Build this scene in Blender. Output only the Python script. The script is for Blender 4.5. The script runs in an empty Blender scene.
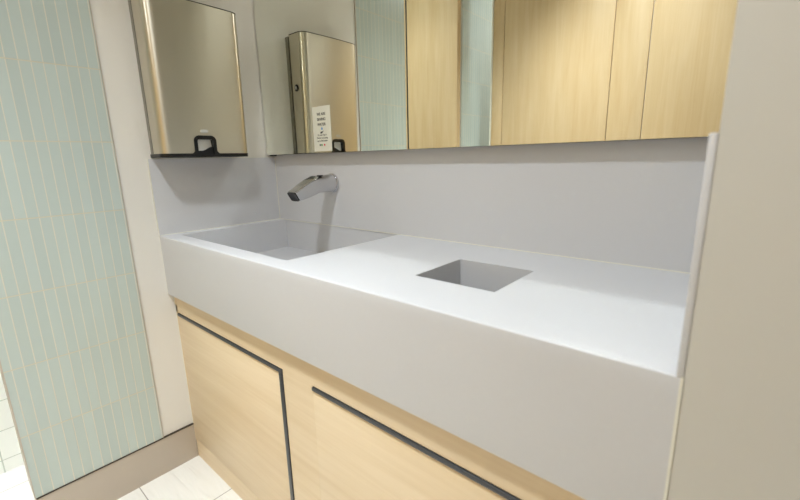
import bpy, bmesh, math
from mathutils import Vector, Matrix

S = bpy.context.scene
C = S.collection

# ------------------------------------------------------------------ materials
def new_mat(name):
    m = bpy.data.materials.new(name); m.use_nodes = True
    nt = m.node_tree
    return m, nt, nt.nodes['Principled BSDF']

def setp(b, **k):
    for n, v in k.items():
        b.inputs[n.replace('_', ' ')].default_value = v

def lin(r, g, b):
    f = lambda c: (c/255/12.92) if c/255 <= .04045 else ((c/255+.055)/1.055)**2.4
    return (f(r), f(g), f(b), 1)

def plain(name, col, rough=.5, metal=0., noise=0., scale=40., bump=0., spec=.5):
    m, nt, b = new_mat(name)
    setp(b, Base_Color=col, Roughness=rough, Metallic=metal)
    b.inputs['Specular IOR Level'].default_value = spec
    if noise or bump:
        tc = nt.nodes.new('ShaderNodeTexCoord'); n = nt.nodes.new('ShaderNodeTexNoise')
        n.inputs['Scale'].default_value = scale; n.inputs['Detail'].default_value = 6
        nt.links.new(tc.outputs['Object'], n.inputs['Vector'])
        if noise:
            mx = nt.nodes.new('ShaderNodeMix'); mx.data_type = 'RGBA'
            mx.inputs[6].default_value = tuple(c*(1-noise) for c in col[:3])+(1,)
            mx.inputs[7].default_value = tuple(min(1, c*(1+noise)) for c in col[:3])+(1,)
            nt.links.new(n.outputs['Fac'], mx.inputs[0]); nt.links.new(mx.outputs[2], b.inputs['Base Color'])
        if bump:
            bp = nt.nodes.new('ShaderNodeBump'); bp.inputs['Strength'].default_value = bump
            bp.inputs['Distance'].default_value = .001
            nt.links.new(n.outputs['Fac'], bp.inputs['Height']); nt.links.new(bp.outputs['Normal'], b.inputs['Normal'])
    return m

def wood(name, c1, c2, axis, rough=.42):
    """light maple laminate, grain running along axis"""
    m, nt, b = new_mat(name)
    setp(b, Roughness=rough); b.inputs['Specular IOR Level'].default_value = .35
    tc = nt.nodes.new('ShaderNodeTexCoord')
    def noise(sc_long, sc_cross, detail, dist=0.):
        mp = nt.nodes.new('ShaderNodeMapping')
        s = [sc_cross]*3; s[axis] = sc_long
        mp.inputs['Scale'].default_value = s
        nt.links.new(tc.outputs['Object'], mp.inputs['Vector'])
        n = nt.nodes.new('ShaderNodeTexNoise'); n.inputs['Scale'].default_value = 1
        n.inputs['Detail'].default_value = detail; n.inputs['Distortion'].default_value = dist
        nt.links.new(mp.outputs['Vector'], n.inputs['Vector']); return n
    a = noise(1.6, 22, 4, .8); f = noise(5, 160, 3, .2); l = noise(.8, 5, 2, 1.5)
    def math_(op, x, y):
        n = nt.nodes.new('ShaderNodeMath'); n.operation = op
        for i, v in enumerate((x, y)):
            if isinstance(v, (int, float)): n.inputs[i].default_value = v
            else: nt.links.new(v, n.inputs[i])
        return n.outputs[0]
    s = math_('ADD', math_('MULTIPLY', a.outputs['Fac'], .5), math_('MULTIPLY', f.outputs['Fac'], .22))
    s = math_('ADD', s, math_('MULTIPLY', l.outputs['Fac'], .28))
    r = nt.nodes.new('ShaderNodeValToRGB')
    r.color_ramp.elements[0].position = .36; r.color_ramp.elements[0].color = c2
    r.color_ramp.elements[1].position = .60; r.color_ramp.elements[1].color = c1
    nt.links.new(s, r.inputs['Fac']); nt.links.new(r.outputs['Color'], b.inputs['Base Color'])
    return m

def tiles(name, tile, grout, axes, pitch, phase, width, rough=.2, var=.05, grout2=None, bumpy=None, spec=.5):
    """rectangular tiles; axes = the two object axes the joints repeat along"""
    m, nt, b = new_mat(name)
    b.inputs['Specular IOR Level'].default_value = spec
    tc = nt.nodes.new('ShaderNodeTexCoord'); sp = nt.nodes.new('ShaderNodeSeparateXYZ')
    nt.links.new(tc.outputs['Object'], sp.inputs[0])
    def M(op, *a):
        n = nt.nodes.new('ShaderNodeMath'); n.operation = op
        for i, v in enumerate(a):
            if isinstance(v, (int, float)): n.inputs[i].default_value = v
            else: nt.links.new(v, n.inputs[i])
        return n.outputs[0]
    masks = []; cells = []
    for k in range(2):
        u = M('DIVIDE', M('SUBTRACT', sp.outputs[axes[k]], phase[k]), pitch[k])
        d = M('ABSOLUTE', M('SUBTRACT', M('FRACT', M('ADD', u, .5)), .5))      # 0 on a joint
        masks.append(M('LESS_THAN', d, width[k]/2/pitch[k])); cells.append(M('FLOOR', u))
    j = M('MAXIMUM', *masks)
    cb = nt.nodes.new('ShaderNodeCombineXYZ')
    nt.links.new(cells[0], cb.inputs[0]); nt.links.new(cells[1], cb.inputs[1])
    wn = nt.nodes.new('ShaderNodeTexWhiteNoise'); nt.links.new(cb.outputs[0], wn.inputs['Vector'])
    mt = nt.nodes.new('ShaderNodeMix'); mt.data_type = 'RGBA'
    mt.inputs[6].default_value = tuple(c*(1-var) for c in tile[:3])+(1,)
    mt.inputs[7].default_value = tuple(min(1, c*(1+var)) for c in tile[:3])+(1,)
    nt.links.new(wn.outputs['Value'], mt.inputs[0])
    mg = nt.nodes.new('ShaderNodeMix'); mg.data_type = 'RGBA'
    mg.inputs[6].default_value = grout; mg.inputs[7].default_value = grout2 or grout
    nt.links.new(masks[1], mg.inputs[0])
    mx = nt.nodes.new('ShaderNodeMix'); mx.data_type = 'RGBA'
    nt.links.new(j, mx.inputs[0]); nt.links.new(mt.outputs[2], mx.inputs[6]); nt.links.new(mg.outputs[2], mx.inputs[7])
    nt.links.new(mx.outputs[2], b.inputs['Base Color'])
    nt.links.new(M('ADD', M('MULTIPLY', j, .6-rough), rough), b.inputs['Roughness'])
    h = M('MULTIPLY', j, -1.)
    if bumpy:
        mp = nt.nodes.new('ShaderNodeMapping'); mp.inputs['Scale'].default_value = bumpy[1]
        mp.inputs['Rotation'].default_value = (0, 0, bumpy[2])
        nt.links.new(tc.outputs['Object'], mp.inputs[0])
        n = nt.nodes.new('ShaderNodeTexNoise'); n.inputs['Scale'].default_value = 1
        n.inputs['Detail'].default_value = 1; n.inputs['Distortion'].default_value = .6
        nt.links.new(mp.outputs[0], n.inputs[0])
        h = M('ADD', h, M('MULTIPLY', n.outputs['Fac'], bumpy[0]))
    bp = nt.nodes.new('ShaderNodeBump'); bp.inputs['Strength'].default_value = .5; bp.inputs['Distance'].default_value = .001
    nt.links.new(h, bp.inputs['Height']); nt.links.new(bp.outputs['Normal'], b.inputs['Normal'])
    return m

M_SOLID = plain('solid surface light grey', lin(203, 204, 208), .38, noise=.015, scale=160)
M_CAULK = plain('cream sealant', lin(226, 225, 214), .4)
M_PAINT = plain('off white wall paint', lin(222, 220, 215), .6, bump=.08, scale=220)
M_BEIGESHADE = plain('beige wall paint darkened for shade', lin(198, 196, 190), .6, bump=.08, scale=220)  # wall colour darkened to carry the shade of someone standing close by
M_CEIL = plain('white ceiling paint', lin(235, 234, 230), .8)
M_WOODX = wood('light maple laminate, level grain', lin(228, 209, 178), lin(217, 195, 160), 0)
M_WOODZ = wood('light maple laminate, upright grain', lin(206, 183, 146), lin(196, 169, 128), 2)
M_DARK = plain('anthracite edge profile', lin(70, 72, 76), .35, metal=.4)
M_BACK = plain('dark mirror backing', lin(50, 48, 42), .6)
M_GAP = plain('dark joint', lin(60, 52, 42), .7)
M_BLACK = plain('black moulded plastic', lin(14, 14, 16), .3)
M_CHROME = plain('polished chrome', (.62, .62, .64, 1), .10, metal=1)
M_LENS = plain('black glass sensor', (.005, .005, .006, 1), .08)
M_PAPER = plain('white paper', lin(232, 232, 228), .8)
M_STICK = plain('white sticker vinyl', lin(226, 226, 214), .5)
M_INK = plain('black print', lin(40, 40, 40), .5)
M_INKBLUE = plain('blue print', lin(20, 130, 200), .5)
M_INKGREEN = plain('green print', lin(60, 150, 50), .5)
M_INKRED = plain('red print', lin(200, 40, 50), .5)
M_INKNAVY = plain('navy print', lin(50, 60, 90), .5)
M_EMBLEM = plain('pale grey emblem', lin(200, 200, 196), .4)
M_BASE = plain('brushed taupe metal skirting', lin(186, 176, 164), .4, metal=.35, noise=.04, scale=14)
M_TILE = tiles('pale green glass mosaic', lin(184, 197, 194), lin(204, 203, 190), (1, 2), (.0249, .202), (-.5727, .1383), (.0026, .0032),
               rough=.22, var=.035, grout2=lin(196, 193, 174))
M_TILEW = tiles('glossy white wall tile', lin(246, 250, 248), lin(196, 204, 198), (1, 2), (.30, .112), (-.93, .05), (.004, .003), rough=.12, var=.02)
M_FLOOR = tiles('white relief floor tile', lin(222, 221, 216), lin(140, 137, 131), (0, 1), (.30, .60), (.256, -.64), (.003, .003),
                rough=.16, var=.02, bumpy=(14., (6, 34, 1), .25))

def metal_brushed():
    m, nt, b = new_mat('brushed bronze tinted steel')
    setp(b, Base_Color=(.64, .595, .49, 1), Metallic=1., Roughness=.33)
    b.inputs['Anisotropic'].default_value = .75
    b.inputs['Anisotropic Rotation'].default_value = .25
    tg = nt.nodes.new('ShaderNodeTangent'); tg.direction_type = 'RADIAL'; tg.axis = 'Z'
    nt.links.new(tg.outputs[0], b.inputs['Tangent'])
    tc = nt.nodes.new('ShaderNodeTexCoord'); mp = nt.nodes.new('ShaderNodeMapping')
    mp.inputs['Scale'].default_value = (6, 6, 900); n = nt.nodes.new('ShaderNodeTexNoise'); n.inputs['Scale'].default_value = 1
    nt.links.new(tc.outputs['Object'], mp.inputs[0]); nt.links.new(mp.outputs[0], n.inputs[0])
    bp = nt.nodes.new('ShaderNodeBump'); bp.inputs['Strength'].default_value = .04; bp.inputs['Distance'].default_value = .0005
    nt.links.new(n.outputs['Fac'], bp.inputs['Height']); nt.links.new(bp.outputs[0], b.inputs['Normal'])
    return m
M_STEEL = metal_brushed()
M_MIRROR, _nt, _b = new_mat('mirror glass')
setp(_b, Base_Color=(.89, .91, .85, 1), Metallic=1., Roughness=0.)

# ------------------------------------------------------------------ helpers
def link(name, me, mat, parent=None):
    o = bpy.data.objects.new(name, me); C.objects.link(o)
    if mat: me.materials.append(mat)
    if parent:
        o.parent = parent
        o.matrix_parent_inverse = Matrix.Translation(-parent.location)
    return o

def thing(name, label, cat, loc=(0, 0, 0), group=None):
    o = bpy.data.objects.new(name, None); C.objects.link(o)
    o.location = loc; o.empty_display_size = .05
    o['label'] = label; o['category'] = cat
    if group: o['group'] = group
    return o

def tag(o, label, cat, group=None):
    o['label'] = label; o['category'] = cat
    if group: o['group'] = group
    return o

def struct(o):
    o['kind'] = 'structure'; return o

def finish(name, bm, mat, parent=None, smooth=False):
    bmesh.ops.recalc_face_normals(bm, faces=bm.faces[:])
    me = bpy.data.meshes.new(name); bm.to_mesh(me); bm.free()
    if smooth:
        for p in me.polygons: p.use_smooth = True
        try: me.set_sharp_from_angle(angle=math.radians(38))
        except Exception: pass
    return link(name, me, mat, parent)

def add_box(bm, x0, x1, y0, y1, z0, z1, bev=0.):
    vs = bmesh.ops.create_cube(bm, size=1)['verts']
    for v in vs:
        v.co = Vector(((x0+x1)/2+v.co.x*(x1-x0), (y0+y1)/2+v.co.y*(y1-y0), (z0+z1)/2+v.co.z*(z1-z0)))
    if bev:
        es = list({e for v in vs for e in v.link_edges})
        bmesh.ops.bevel(bm, geom=es, offset=bev, segments=2, affect='EDGES', profile=.5)

def box(name, x0, x1, y0, y1, z0, z1, mat, parent=None, bev=0.):
    bm = bmesh.new(); add_box(bm, x0, x1, y0, y1, z0, z1, bev)
    return finish(name, bm, mat, parent, smooth=bool(bev))

def voxels(bm, xs, ys, zs, solid):
    """boundary of the filled cells of a grid, one connected surface"""
    cache = {}
    def V(i, j, k):
        if (i, j, k) not in cache: cache[(i, j, k)] = bm.verts.new((xs[i], ys[j], zs[k]))
        return cache[(i, j, k)]
    nx, ny, nz = len(xs)-1, len(ys)-1, len(zs)-1
    def f(i, j, k):
        if not (0 <= i < nx and 0 <= j < ny and 0 <= k < nz): return False
        return solid((xs[i]+xs[i+1])/2, (ys[j]+ys[j+1])/2, (zs[k]+zs[k+1])/2)
    for i in range(nx):
        for j in range(ny):
            for k in range(nz):
                if not f(i, j, k): continue
                if not f(i-1, j, k): bm.faces.new([V(i, j, k), V(i, j, k+1), V(i, j+1, k+1), V(i, j+1, k)])
                if not f(i+1, j, k): bm.faces.new([V(i+1, j, k), V(i+1, j+1, k), V(i+1, j+1, k+1), V(i+1, j, k+1)])
                if not f(i, j-1, k): bm.faces.new([V(i, j, k), V(i+1, j, k), V(i+1, j, k+1), V(i, j, k+1)])
                if not f(i, j+1, k): bm.faces.new([V(i, j+1, k), V(i, j+1, k+1), V(i+1, j+1, k+1), V(i+1, j+1, k)])
                if not f(i, j, k-1): bm.faces.new([V(i, j, k), V(i, j+1, k), V(i+1, j+1, k), V(i+1, j, k)])
                if not f(i, j, k+1): bm.faces.new([V(i, j, k+1), V(i+1, j, k+1), V(i+1, j+1, k+1), V(i, j+1, k+1)])

def loft(bm, rings, cap=True):
    R = [[bm.verts.new(p) for p in r] for r in rings]
    n = len(R[0])
    for a, b in zip(R, R[1:]):
        for i in range(n):
            bm.faces.new([a[i], a[(i+1) % n], b[(i+1) % n], b[i]])
    if cap:
        bm.faces.new(R[0][::-1]); bm.faces.new(R[-1])

# ------------------------------------------------------------------ dimensions
W, D, Z, A = 1.4367, .4579, .850, .2038      # counter length, depth, top height, apron
H = 1.0973                                    # top of the splash panels
HM, MD = 1.1068, .0318                        # mirror underside, mirror depth
DC = .441                                     # cabinet front
CEIL = 2.5
YF = -1.60                                    # cubicle fronts behind the camera
XR = 2.30

# ------------------------------------------------------------------ room shell
struct(box('floor', -.60, XR+.1, -2.8, .11, -.10, 0, M_FLOOR))
struct(box('ceiling', -.60, XR+.1, -2.8, .11, CEIL, CEIL+.10, M_CEIL))
struct(box('wall_back', -.10, XR+.1, .010, .11, 0, CEIL, M_PAINT))
bm = bmesh.new()                              # left wall with a doorway
add_box(bm, -.10, 0, -.888, .010, 0, CEIL)
add_box(bm, -.10, 0, -1.44, -.888, 2.15, CEIL)
add_box(bm, -.10, 0, -2.7, -1.44, 0, CEIL)
struct(finish('wall_left', bm, M_PAINT))
struct(box('wall_right', 1.4439, XR, -D, .010, 0, CEIL, M_BEIGESHADE, bev=.0012))
struct(box('wall_far_right', XR, XR+.1, -2.7, .010, 0, CEIL, M_PAINT))
struct(box('wall_front', -.60, XR+.1, -2.8, -2.7, 0, CEIL, M_PAINT))
bm = bmesh.new()
add_box(bm, -.56, -.46, -2.7, -.40, 0, CEIL)
add_box(bm, -.46, -.10, -.50, -.40, 0, CEIL)
struct(finish('wall_side', bm, M_TILEW))
# mosaic cladding of the left wall, on both sides of the doorway
struct(box('trim_1', 0, .004, -.888, -.545, .1383, CEIL, M_TILE))
struct(box('trim_2', 0, .004, -2.7, -1.44, .1383, CEIL, M_TILE))
struct(box('trim_3', 0, .005, -.545, -.543, .1383, CEIL, M_BASE))
struct(box('trim_4', -.10, .005, -.890, -.888, .1383, 2.15, M_BASE))
bm = bmesh.new()
add_box(bm, 0, .0035, -.888, -DC, 0, .1365)
add_box(bm, 0, .0035, -2.7, -1.44, 0, .1365)
bl = struct(finish('baseboard_left', bm, M_BASE))
bm = bmesh.new()
add_box(bm, 0, .0062, -.888, -DC, .1365, .1405)
struct(finish('trim_5', bm, M_GAP))
struct(box('door_1', -.455, -.004, -1.436, -1.40, .01, 2.13, M_WOODZ))

# ------------------------------------------------------------------ cubicle fronts (seen in the mirror)
def panel(name, x0, x1, label, cat, z0=0, mat=M_WOODZ):
    b = box(name, x0+.002, x1-.002, YF-.02, YF, z0, 2.15, mat, bev=.0015)
    b.location = (0, 0, 0)
    return tag(b, label, cat)
panel('cubicle_post', .127, .2037, 'narrow maple cubicle post in the mirror, between green tiles and wide door', 'partition', 0)
panel('cubicle_door', .2037, .8231, 'widest flat maple cubicle door reflected in the middle of the mirror', 'door')
panel('cubicle_post', .8231, .992, 'slim maple post between the two grooves reflected in the mirror', 'partition', 0)
panel('cubicle_door', .992, 1.62, 'maple cubicle door reflected at the right end of the mirror', 'door')
panel('cubicle_post', 1.62, XR, 'broad maple end post beyond the reflected right-hand door', 'partition', 0)
struct(box('trim_6', .119, .127, YF-.022, YF+.002, 0, 2.15, M_CAULK))

# ------------------------------------------------------------------ vanity counter
BX0, BX1, BY0, BY1, BZ = .048, .652, -.4065, 0., .738
CX0, CX1, CY0, CY1, CZ = .9775, 1.1545, -.3245, -.1562, .66
T = .012
counter = thing('vanity_counter', 'long light grey solid-surface washroom counter with deep apron, integrated basin and square waste opening', 'counter', (W/2, -D/2, Z-A))
bm = bmesh.new()
xs = sorted({.0015, BX0-T, BX0, BX1, BX1+T, CX0-T, CX0, CX1, CX1+T, 1.4408})
ys = sorted({-D, -D+.02, BY0-T, BY0, CY0-T, CY0, CY1, CY1+T, 0})
def solid_counter(x, y, z):
    if BX0-T < x < BX1+T and BY0-T < y: return False
    if CX0-T < x < CX1+T and CY0-T < y < CY1+T: return False
    return z > Z-.02 or y < -D+.02
voxels(bm, xs, ys, [Z-A, Z-.02, Z], solid_counter)
bmesh.ops.recalc_face_normals(bm, faces=bm.faces[:])
es = [e for e in bm.edges if all(abs(v.co.y+D) < 1e-5 for v in e.verts) and
      (all(abs(v.co.z-Z) < 1e-5 for v in e.verts) or all(abs(v.co.z-Z+A) < 1e-5 for v in e.verts))]
bmesh.ops.bevel(bm, geom=es, offset=.0025, segments=3, affect='EDGES', profile=.5)
finish('worktop', bm, M_SOLID, counter, smooth=True)
bm = bmesh.new()
xs = [BX0-T, BX0, BX1, BX1+T]; ys = [BY0-T, BY0, BY1, BY1+.0095]
voxels(bm, xs, ys, [BZ-T, BZ, Z], lambda x, y, z: not (BX0 < x < BX1 and BY0 < y < BY1 and z > BZ))
basin = finish('basin', bm, M_SOLID, counter)
bm = bmesh.new()
voxels(bm, [CX0-T, CX0, CX1, CX1+T], [CY0-T, CY0, CY1, CY1+T], [CZ, CZ+.01, Z],
       lambda x, y, z: not (CX0 < x < CX1 and CY0 < y < CY1))
finish('waste_chute', bm, M_SOLID, counter)
bm = bmesh.new()                              # sealant along the joints
add_box(bm, .007, W-.0002, -.0025, -.0001, Z+.0001, Z+.002)
add_box(bm, .006, .0085, -D+.004, -.0025, Z, Z+.002)
add_box(bm, 1.4408, 1.4438, -D-.001, -D+.004, Z-A, Z)
add_box(bm, 0, .0015, -D-.001, -D+.004, Z-A, Z+.001)
s = finish('sealant', bm, M_CAULK, counter); s['label'] = 'cream sealant beads along the counter joints'

# splash panels
tag(box('splashback', 0, W, 0, .0098, Z+.0002, HM-.0008, M_SOLID), 'long grey backsplash panel behind the counter, under the mirror', 'backsplash')
b = thing('splashback', 'short grey side splash panel on the left wall under the towel dispenser', 'backsplash', (0, -D/2, Z))
box('panel', .0003, .006, -D, 0, Z+.0002, H, M_SOLID, b)
bm = bmesh.new(); add_box(bm, .0002, .006, -D-.0015, -D-.0002, Z, H+.001); add_box(bm, .0002, .006, -D-.0015, 0, H+.0002, H+.0018)
add_box(bm, .006, .008, -.002, -.0002, Z+.002, H)
finish('sealant', bm, M_CAULK, b)
tag(box('splashback', W, 1.4438, -D-.001, .0, Z+.0002, H, M_SOLID, bev=.0015), 'narrow grey side splash at the right end against the beige wall', 'backsplash')

# ------------------------------------------------------------------ vanity cabinet
cab = thing('vanity_cabinet', 'light maple vanity cabinet with dark edge pulls under the grey counter', 'cabinet', (W/2, -DC/2, 0))
TOPC = Z-A
bm = bmesh.new()
add_box(bm, .003, W, -DC, -DC+.018, .579, TOPC)           # top rail
add_box(bm, .003, .0145, -DC, -DC+.018, .077, .604)        # left stile
add_box(bm, .6460, .7645, -DC, -DC+.018, .077, .579)        # middle stile
add_box(bm, 1.41, W, -DC, -DC+.018, .077, .604)
add_box(bm, .003, .02, -DC+.018, 0, .0, TOPC)
add_box(bm, W-.018, W, -DC+.018, 0, .0, TOPC)
add_box(bm, .02, W-.018, -.02, -.002, .0, TOPC)
add_box(bm, .02, W-.018, -DC+.018, -.02, .077, .095)
finish('carcass', bm, M_WOODX, cab)
k = box('kickboard', .003, W, -DC+.0015, -DC+.0165, 0, .0755, M_WOODX, cab)
f = box('filler_strip', .0005, .003, -DC-.002, -DC+.010, .1405, TOPC, M_CAULK, cab); f['label'] = 'white filler strip against the wall'
def cab_door(x0, x1, right_edge):
    d = bpy.data.objects.new('door', None); C.objects.link(d); d.parent = cab
    d.matrix_parent_inverse = Matrix.Translation(-cab.location)
    me = box('door', x0, x1, -DC-.0008, -DC+.016, .079, .5670, M_WOODX, None, bev=.0012)
    bpy.data.objects.remove(d); me.name = 'door'
    me.parent = cab; me.matrix_parent_inverse = Matrix.Translation(-cab.location)
    bm = bmesh.new()
    add_box(bm, x0+.0005, x1+(.0155 if right_edge else 0), -DC-.0035, -DC+.004, .5680, .5765, .001)
    if right_edge: add_box(bm, x1+.0015, x1+.0155, -DC-.003, -DC+.004, .079, .5680, .001)
    e = finish('edge_pull', bm, M_DARK, me, smooth=True)
    e.matrix_parent_inverse = Matrix.Identity(4)
    e['label'] = 'dark grey metal edge pull'
    return me
cab_door(.015, .6290, True)
cab_door(.765, 1.405, False)

# ------------------------------------------------------------------ mirrors
def mirror(x0, x1, label):
    t = thing('wall_mirror', label, 'mirror', ((x0+x1)/2, -MD, HM))
    b = box('backing', x0-.0022, x1+.0022, -MD+.0048, .0095, HM, 2.14, M_BACK, t)
    g = box('mirror_glass', x0, x1, -MD, -MD+.0046, HM-.0005, 2.142, M_MIRROR, t)
    return t
ml = mirror(.0030, .7220, 'left mirror panel reflecting the towel dispenser and green tiles')
box('clip', .010, .030, -.026, -.006, HM-.0045, HM-.0003, M_BLACK, ml)
mirror(.7268, W-.004, 'right mirror panel reflecting the maple cubicle doors')

# ------------------------------------------------------------------ faucet
FX, FZ = .353, 1.003
fc = thing('wall_faucet', 'polished chrome wall-mounted sensor faucet angled down over the basin', 'faucet', (FX, 0, FZ))
def ring(y, zt, zb, hw, sq, tilt=0., n=40):
    zc, hh = (zt+zb)/2, (zt-zb)/2; out = []
    for i in range(n):
        a = 2*math.pi*i/n; c, s = math.cos(a), math.sin(a)
        e = 2/(2+sq)
        x = hw*math.copysign(abs(c)**e, c); z = hh*math.copysign(abs(s)**e, s)
        if sq > .5 and z > 0: x = hw*math.copysign(abs(c)**(2/(2+sq*2.2)), c); z = hh*abs(s)**(2/(2+sq*2.2))
        out.append((FX+x, y+tilt*z, zc+z))
    return out
bm = bmesh.new()
loft(bm, [ring(-.0005, 1.0360, .9700, .033, 0), ring(-.004, 1.0365, .9695, .0335, 0), ring(-.008, 1.036, .970, .033, 0)])
finish('flange', bm, M_CHROME, fc, smooth=True)
bm = bmesh.new()
secs = [(-.006, 1.0345, .9725, .0315, 0, 0), (-.03, 1.0335, .9730, .0295, .2, 0), (-.055, 1.0325, .9738, .0275, .5, 0),
        (-.072, 1.0305, .9740, .0265, .9, -.12), (-.084, 1.0262, .9728, .0258, 1.6, -.3), (-.10, 1.0185, .9690, .0250, 2.4, -.45),
        (-.125, 1.0050, .9625, .0243, 3., -.55), (-.150, .9915, .9572, .0236, 3.4, -.6), (-.166, .9835, .9545, .0232, 3.6, -.6)]
loft(bm, [ring(*q) for q in secs])
finish('spout', bm, M_CHROME, fc, smooth=True)
bm = bmesh.new()                              # smoked top plate of the spout
def plate(y, z, hw): return [(FX-hw, y, z), (FX+hw, y, z)]
P = [(-.082, 1.0305, .007), (-.086, 1.0287, .0135), (-.094, 1.0252, .0185), (-.112, 1.0170, .0205), (-.135, 1.0045, .0203), (-.155, .9937, .0200), (-.171, .9855, .0198)]
top = [[bm.verts.new(v) for v in plate(y, z, hw)] for y, z, hw in P]
bot = [[bm.verts.new((v[0], v[1], v[2]-.004)) for v in plate(y, z, hw)] for y, z, hw in P]
for a, b_, c, d in zip(top, top[1:], bot, bot[1:]):
    bm.faces.new([a[0], a[1], b_[1], b_[0]]); bm.faces.new([c[1], c[0], d[0], d[1]])
    bm.faces.new([a[0], b_[0], d[0], c[0]]); bm.faces.new([a[1], c[1], d[1], b_[1]])
bm.faces.new([top[0][1], top[0][0], bot[0][0], bot[0][1]]); bm.faces.new([top[-1][0], top[-1][1], bot[-1][1], bot[-1][0]])
M_SMOKE = plain('smoked grey inlay', lin(74, 76, 68), .35, spec=.3)
pl = finish('top_inlay', bm, M_SMOKE, fc, smooth=True); pl['label'] = 'smoky grey flat inlay on the spout'
# black outlet in the tip
bm = bmesh.new()
r0 = ring(-.1655, .9828, .9553, .0216, 3.6, -.6); r1 = [(x, y-.0026, z-.002) for x, y, z in r0]
r2 = [(FX+(x-FX)*.6, -.1655+(y+.1655)*.55-.0008, .968+(z-.968)*.55-.001) for x, y, z in r0]
loft(bm, [r0, r1, r2])
o = finish('outlet', bm, M_BLACK, fc, smooth=True); o['label'] = 'black outlet at the tip of the spout'
# sensor
bm = bmesh.new()
ya = -.060
loft(bm, [[(FX+.006+.0085*r*math.cos(a), ya+.0115*r*math.sin(a), 1.0315+dz) for a in [2*math.pi*i/20 for i in range(20)]]
          for r, dz in ((1, -.004), (1, .0012), (.6, .0018))])
o = finish('sensor', bm, M_LENS, fc, smooth=True); o['label'] = 'round black sensor on top of the faucet'

# ------------------------------------------------------------------ towel dispenser
DY0, DY1, DZ0, DZ1 = -.4470, -.1570, 1.1010, 1.5580
disp = thing('towel_dispenser', 'brushed bronze steel paper towel dispenser mounted on the wall left of the mirror', 'towel dispenser', (0, (DY0+DY1)/2, DZ0))
def prof(inset, d, r, bow, back, n=9):
    """plan outline: two side walls, rounded corners, slightly bowed front"""
    y0, y1 = DY0+inset, DY1-inset; pts = [(back, y0)]
    for i in range(n+1):
        a = math.pi/2*i/n; pts.append((d-r+r*math.sin(a), y0+r-r*math.cos(a)))
    for i in range(1, 12):
        t = i/12; pts.append((d+bow*math.sin(math.pi*t), y0+r+(y1-y0-2*r)*t))
    for i in range(n+1):
        a = math.pi/2*(1-i/n); pts.append((d-r+r*math.sin(a), y1-r+r*math.cos(a)))
    pts.append((back, y1)); return pts
def prism(name, pts0, z0, pts1, z1, mat, parent, smooth=True, extra=()):
    bm = bmesh.new()
    rings = [[(x, y, z0) for x, y in pts0]]+[[(x, y, z) for x, y in p] for z, p in extra]+[[(x, y, z1) for x, y in pts1]]
    loft(bm, rings); return finish(name, bm, mat, parent, smooth)
DR = .028
def rect(x0, x1, i): return [(x0, DY0+i), (x1, DY0+i), (x1, DY1-i), (x0, DY1-i)]
rim = prism('top_rim', prof(-.0006, .1114, DR, .004, .0290), DZ1, prof(-.0002, .1110, DR, .004, .0290), DZ1+.0025, M_BACK, disp)
bs = prism('back_shell', rect(.0005, .0185, .002), DZ0+.012, rect(.0005, .0185, .002), DZ1-.002, plain('grey steel back', (.33, .32, .28, 1), .35, metal=.8), disp, smooth=False)
gs = prism('recess', rect(.0185, .0300, .007), DZ0+.012, rect(.0185, .0300, .007), DZ1-.004, M_BLACK, disp, smooth=False)
gs['label'] = 'black recess between cover and back'
cov = prism('cover', prof(0, .1005, DR, .004, .0295), DZ0+.011, prof(.0005, .1105, DR, .004, .0295), DZ1, M_STEEL, disp,
            extra=[(DZ1-.004, prof(0, .1108, DR, .004, .0295))])
def cut(o, *boxes):
    bm = bmesh.new()
    for b in boxes: add_box(bm, *b)
    me = bpy.data.meshes.new('cutter'); bm.to_mesh(me); bm.free()
    k = bpy.data.objects.new('cutter', me); C.objects.link(k)
    md = o.modifiers.new('cut', 'BOOLEAN'); md.object = k; md.operation = 'DIFFERENCE'; md.solver = 'EXACT'
    bpy.context.view_layer.update()
    ev = o.evaluated_get(bpy.context.evaluated_depsgraph_get())
    nm = bpy.data.meshes.new_from_object(ev); o.modifiers.clear(); o.data = nm
    bpy.data.objects.remove(k)
YA, YB = -.3405, -.2895                       # window of the outlet
cut(cov, (.035, .2, YA-.001, YB+.001, 1.0, 1.158))
lip = prism('base_lip', prof(-.0005, .1015, DR, .004, .001), DZ0, prof(-.0008, .1018, DR, .004, .001), DZ0+.011, M_BLACK, disp)
cut(lip, (.078, .0965, YA, YB, 1.0, 1.2))
# black arch round the towel outlet: flared at the foot, round shoulders
def arch(y0, y1, ztop, r, flare, zb):
    pts = [(y0-flare, zb)]
    for i in range(1, 7):
        a = math.pi/2*i/6; pts.append((y0-flare+flare*math.sin(a), zb+flare-flare*math.cos(a)))
    for i in range(7):
        a = math.pi/2*i/6; pts.append((y0+r-r*math.cos(a), ztop-r+r*math.sin(a)))
    m = (y0+y1)/2
    return pts+[(2*m-y, z) for y, z in pts[::-1]]
outer = arch(YA-.0105, YB+.0105, 1.1680, .017, .012, DZ0+.0105)
inner = arch(YA, YB, 1.1560, .006, .0, DZ0+.0105)
inner[0:7] = [(YA, DZ0+.0105+.0005*i) for i in range(7)]; inner[-7:] = [(YB, DZ0+.0105+.0005*(6-i)) for i in range(7)]
bm = bmesh.new()
def fx(z): return .1005+.010*(z-DZ0)/.457+.004
rows = []
for pts, dx in ((outer, -.004), (outer, .0012), (inner, .0016), (inner, -.03)):
    rows.append([bm.verts.new((fx(z)+dx, y, z)) for y, z in pts])
for a, b_ in zip(rows, rows[1:]+rows[:1]):
    for i in range(len(a)-1): bm.faces.new([a[i], a[i+1], b_[i+1], b_[i]])
finish('outlet_frame', bm, M_BLACK, disp, smooth=True)
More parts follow.
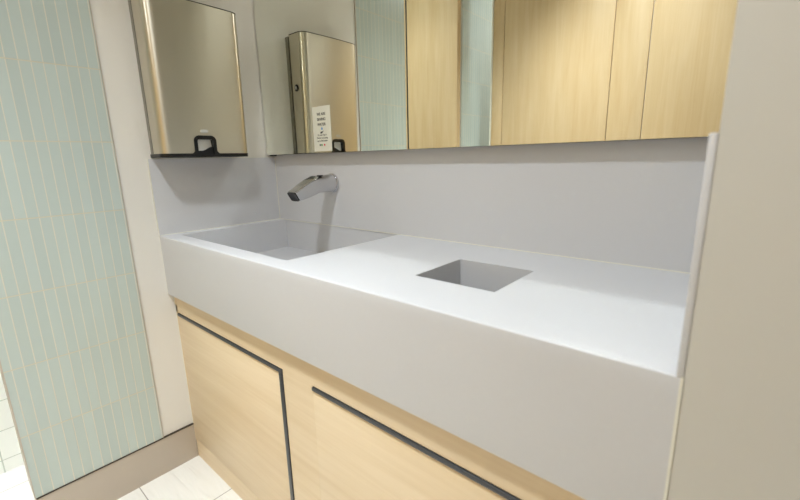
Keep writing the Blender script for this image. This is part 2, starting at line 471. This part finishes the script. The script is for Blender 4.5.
# wavy black tear bar in front of the lower part of the window
bm = bmesh.new(); N = 16; R0 = []
for i in range(N+1):
    t = i/N; y = YA+(YB-YA)*t
    zt = 1.1205+.0125*(.5-.5*math.cos(math.pi*min(1, max(0, (t-.25)/.7))))
    R0.append((y, zt))
for i in range(N):
    (ya_, za), (yb_, zb_) = R0[i], R0[i+1]
    q = [bm.verts.new(v) for v in [(.1005, ya_, DZ0+.002), (.1005, yb_, DZ0+.002), (.1015, yb_, zb_), (.1015, ya_, za),
                                   (.0970, ya_, DZ0+.002), (.0970, yb_, DZ0+.002), (.0980, yb_, zb_), (.0980, ya_, za)]]
    bm.faces.new([q[0], q[1], q[2], q[3]]); bm.faces.new([q[5], q[4], q[7], q[6]]); bm.faces.new([q[3], q[2], q[6], q[7]])
bmesh.ops.remove_doubles(bm, verts=bm.verts[:], dist=1e-6)
finish('tear_bar', bm, M_BLACK, disp)
# key lock on the mirror side
bm = bmesh.new()
def disc(x, z, r, y): return [(x+r*math.cos(2*math.pi*i/24), y, z+r*math.sin(2*math.pi*i/24)) for i in range(24)]
loft(bm, [disc(.056, 1.362, .013, DY1-.004), disc(.056, 1.362, .013, DY1+.002), disc(.056, 1.362, .010, DY1+.0035)])
lk = finish('lock', bm, M_BLACK, disp, smooth=True)
bm = bmesh.new()
loft(bm, [disc(.056, 1.362, .0065, DY1+.003), disc(.056, 1.362, .0065, DY1+.0045), disc(.056, 1.362, .002, DY1+.0045)])
b = finish('lock_barrel', bm, M_CHROME, lk); b.matrix_parent_inverse = Matrix.Identity(4)
b.parent = lk
# pale emblem above the outlet: rounded lozenge with a small darker line pattern
bm = bmesh.new()
em = [( -.3150+.0120*math.copysign(abs(math.cos(a))**.55, math.cos(a))+.0015*math.sin(a), 1.1812+.0048*math.copysign(abs(math.sin(a))**.55, math.sin(a))) for a in [2*math.pi*i/28 for i in range(28)]]
loft(bm, [[(fx(z)-.001, y, z) for y, z in em], [(fx(z)+.0006, y, z) for y, z in em]])
e = finish('emblem', bm, M_EMBLEM, disp); e['label'] = 'small pale oval emblem'
# the towel itself
bm = bmesh.new(); N = 14; rr = []
for i in range(N+1):
    t = i/N; y = YA+.0015+(YB-YA-.003)*t
    zl = 1.109+.003*math.sin(6*t)
    rr.append([(.088+.0012*math.sin(5*t), y, 1.1655), (.0915+.0015*math.sin(7*t+1), y, 1.14), (.0930+.001*math.sin(7*t), y, zl)])
for f_ in (0, .0006):
    G = [[bm.verts.new((x-f_, y, z)) for x, y, z in r] for r in rr]
    for a, b_ in zip(G, G[1:]):
        for i in range(2): bm.faces.new([a[i], b_[i], b_[i+1], a[i+1]])
tw = finish('paper_towel', bm, M_PAPER, None, smooth=True)
tag(tw, 'end of white paper towel showing in the black outlet of the dispenser', 'paper towel')

# ------------------------------------------------------------------ sticker on the mirror
SX0, SX1, SZ0, SZ1 = .3050, .3970, 1.1115, 1.2565
st = thing('notice_sticker', 'small white water-saving notice stuck to the lower left of the mirror', 'sticker', ((SX0+SX1)/2, -MD, SZ0))
box('sheet', SX0, SX1, -MD-.0009, -MD-.0001, SZ0, SZ1, M_STICK, st)
def text(s, x, z, size, mat, bold=0.):
    cu = bpy.data.curves.new('t', 'FONT'); cu.body = s; cu.size = size; cu.align_x = 'CENTER'; cu.offset = bold; cu.extrude = .0002
    o = bpy.data.objects.new('t', cu); C.objects.link(o); bpy.context.view_layer.update()
    me = bpy.data.meshes.new_from_object(o.evaluated_get(bpy.context.evaluated_depsgraph_get()))
    bpy.data.objects.remove(o)
    me.transform(Matrix.Translation((x, -MD-.0011, z)) @ Matrix.Rotation(math.pi/2, 4, 'X'))
    me.materials.clear()
    return link('lettering', me, mat, st)
XC = (SX0+SX1)/2
for i, w in enumerate(('WE ARE', 'SAVING', 'WATER')): text(w, XC, 1.2275-.0165*i, .0125, M_INK, .0002)
for i, w in enumerate(("It's new Tap-It", 'Thanks not saving', 'up to 70% water')): text(w, XC, 1.1620-.0095*i, .0080, M_INK, 0.)
def flat(name, pts, mat):
    bm = bmesh.new()
    loft(bm, [[(x, -MD-.0010, z) for x, z in pts], [(x, -MD-.0014, z) for x, z in pts]])
    return finish(name, bm, mat, st)
dx, dz = XC+.001, 1.1840
flat('drop_symbol', [(dx, dz+.0075)]+[(dx+.0035*math.cos(a), dz+.0035*math.sin(a)) for a in [math.radians(20-i*22) for i in range(11)]], M_INKBLUE)
flat('hand_symbol', [(XC-.008, 1.1690), (XC-.003, 1.1690), (XC+.003, 1.1720), (XC+.009, 1.1775), (XC+.007, 1.1780), (XC+.001, 1.1750), (XC-.004, 1.1760), (XC-.008, 1.1735)], M_INK)
for k, (m_, ox) in enumerate(((M_INKNAVY, -.013), (M_INKGREEN, -.004), (M_INKRED, .010))):
    flat('colour_mark', [(XC+ox+.0038*math.cos(a), 1.1320+.0032*math.sin(a)) for a in [2*math.pi*i/10 for i in range(10)]], m_)

# ------------------------------------------------------------------ lights
def lamp(name, loc, size, power, col=(1, 1, 1), spread=180):
    l = bpy.data.lights.new(name, 'AREA'); l.shape = 'DISK'; l.size = size; l.energy = power; l.color = col; l.spread = math.radians(spread)
    o = bpy.data.objects.new(name, l); C.objects.link(o); o.location = loc; return o
lamp('downlight_and_fill', (.93, -1.06, CEIL-.01), .18, 23, (.91, .965, 1.), 104)
lamp('downlight_and_fill', (.60, -1.16, CEIL-.01), .18, 8.5, (.91, .965, 1.), 62)  # added narrow fill, no known fixture: more floor bounce on the counter front
lamp('downlight_and_fill', (1.95, -1.10, CEIL-.01), .40, 4.0, (.95, .98, 1.))  # added wide fill, no known fixture: lifts the left wall and dispenser
lamp('cubicle_fill', (.75, -2.15, CEIL-.01), .30, 24, (.93, .97, 1.))  # added unseen fill to brighten the tile strip beside the cubicles
lamp('side_room_fill', (-.27, -.80, CEIL-.01), .20, 9, (.93, .98, 1.), 100)  # added unseen fill to brighten the white tiles beyond the doorway
w = bpy.data.worlds.new('World'); S.world = w; w.use_nodes = True
w.node_tree.nodes['Background'].inputs[0].default_value = (.9, .92, 1, 1)
w.node_tree.nodes['Background'].inputs[1].default_value = .05

# ------------------------------------------------------------------ camera
cam = bpy.data.cameras.new('Camera'); co = bpy.data.objects.new('Camera', cam); C.objects.link(co)
cam.sensor_width = 36; cam.lens = 36*407.87/800; cam.clip_start = .01
F = Vector((-0.63989454, 0.73680687, -0.21829019)); Rt = Vector((0.75814202, 0.65169372, -0.0227153)); U = Vector((-0.12552156, 0.18003036, 0.9756195))
m = Matrix((Rt, U, -F)).transposed().to_4x4(); m.translation = (1.4748, -.9418, 1.0805)
co.matrix_world = m
cam.dof.use_dof = True; cam.dof.focus_distance = 1.25; cam.dof.aperture_fstop = 3.6
S.camera = co
S.view_settings.view_transform = 'Standard'; S.view_settings.look = 'None'
S.view_settings.gamma = 1; S.view_settings.exposure = -.78; S.view_settings.use_curve_mapping = False
S.cycles.max_bounces = 14; S.cycles.diffuse_bounces = 8; S.cycles.glossy_bounces = 8
S.cycles.sample_clamp_indirect = 0; S.cycles.blur_glossy = 0
S.cycles.use_guiding = True; S.cycles.use_surface_guiding = True; S.cycles.guiding_training_samples = 64
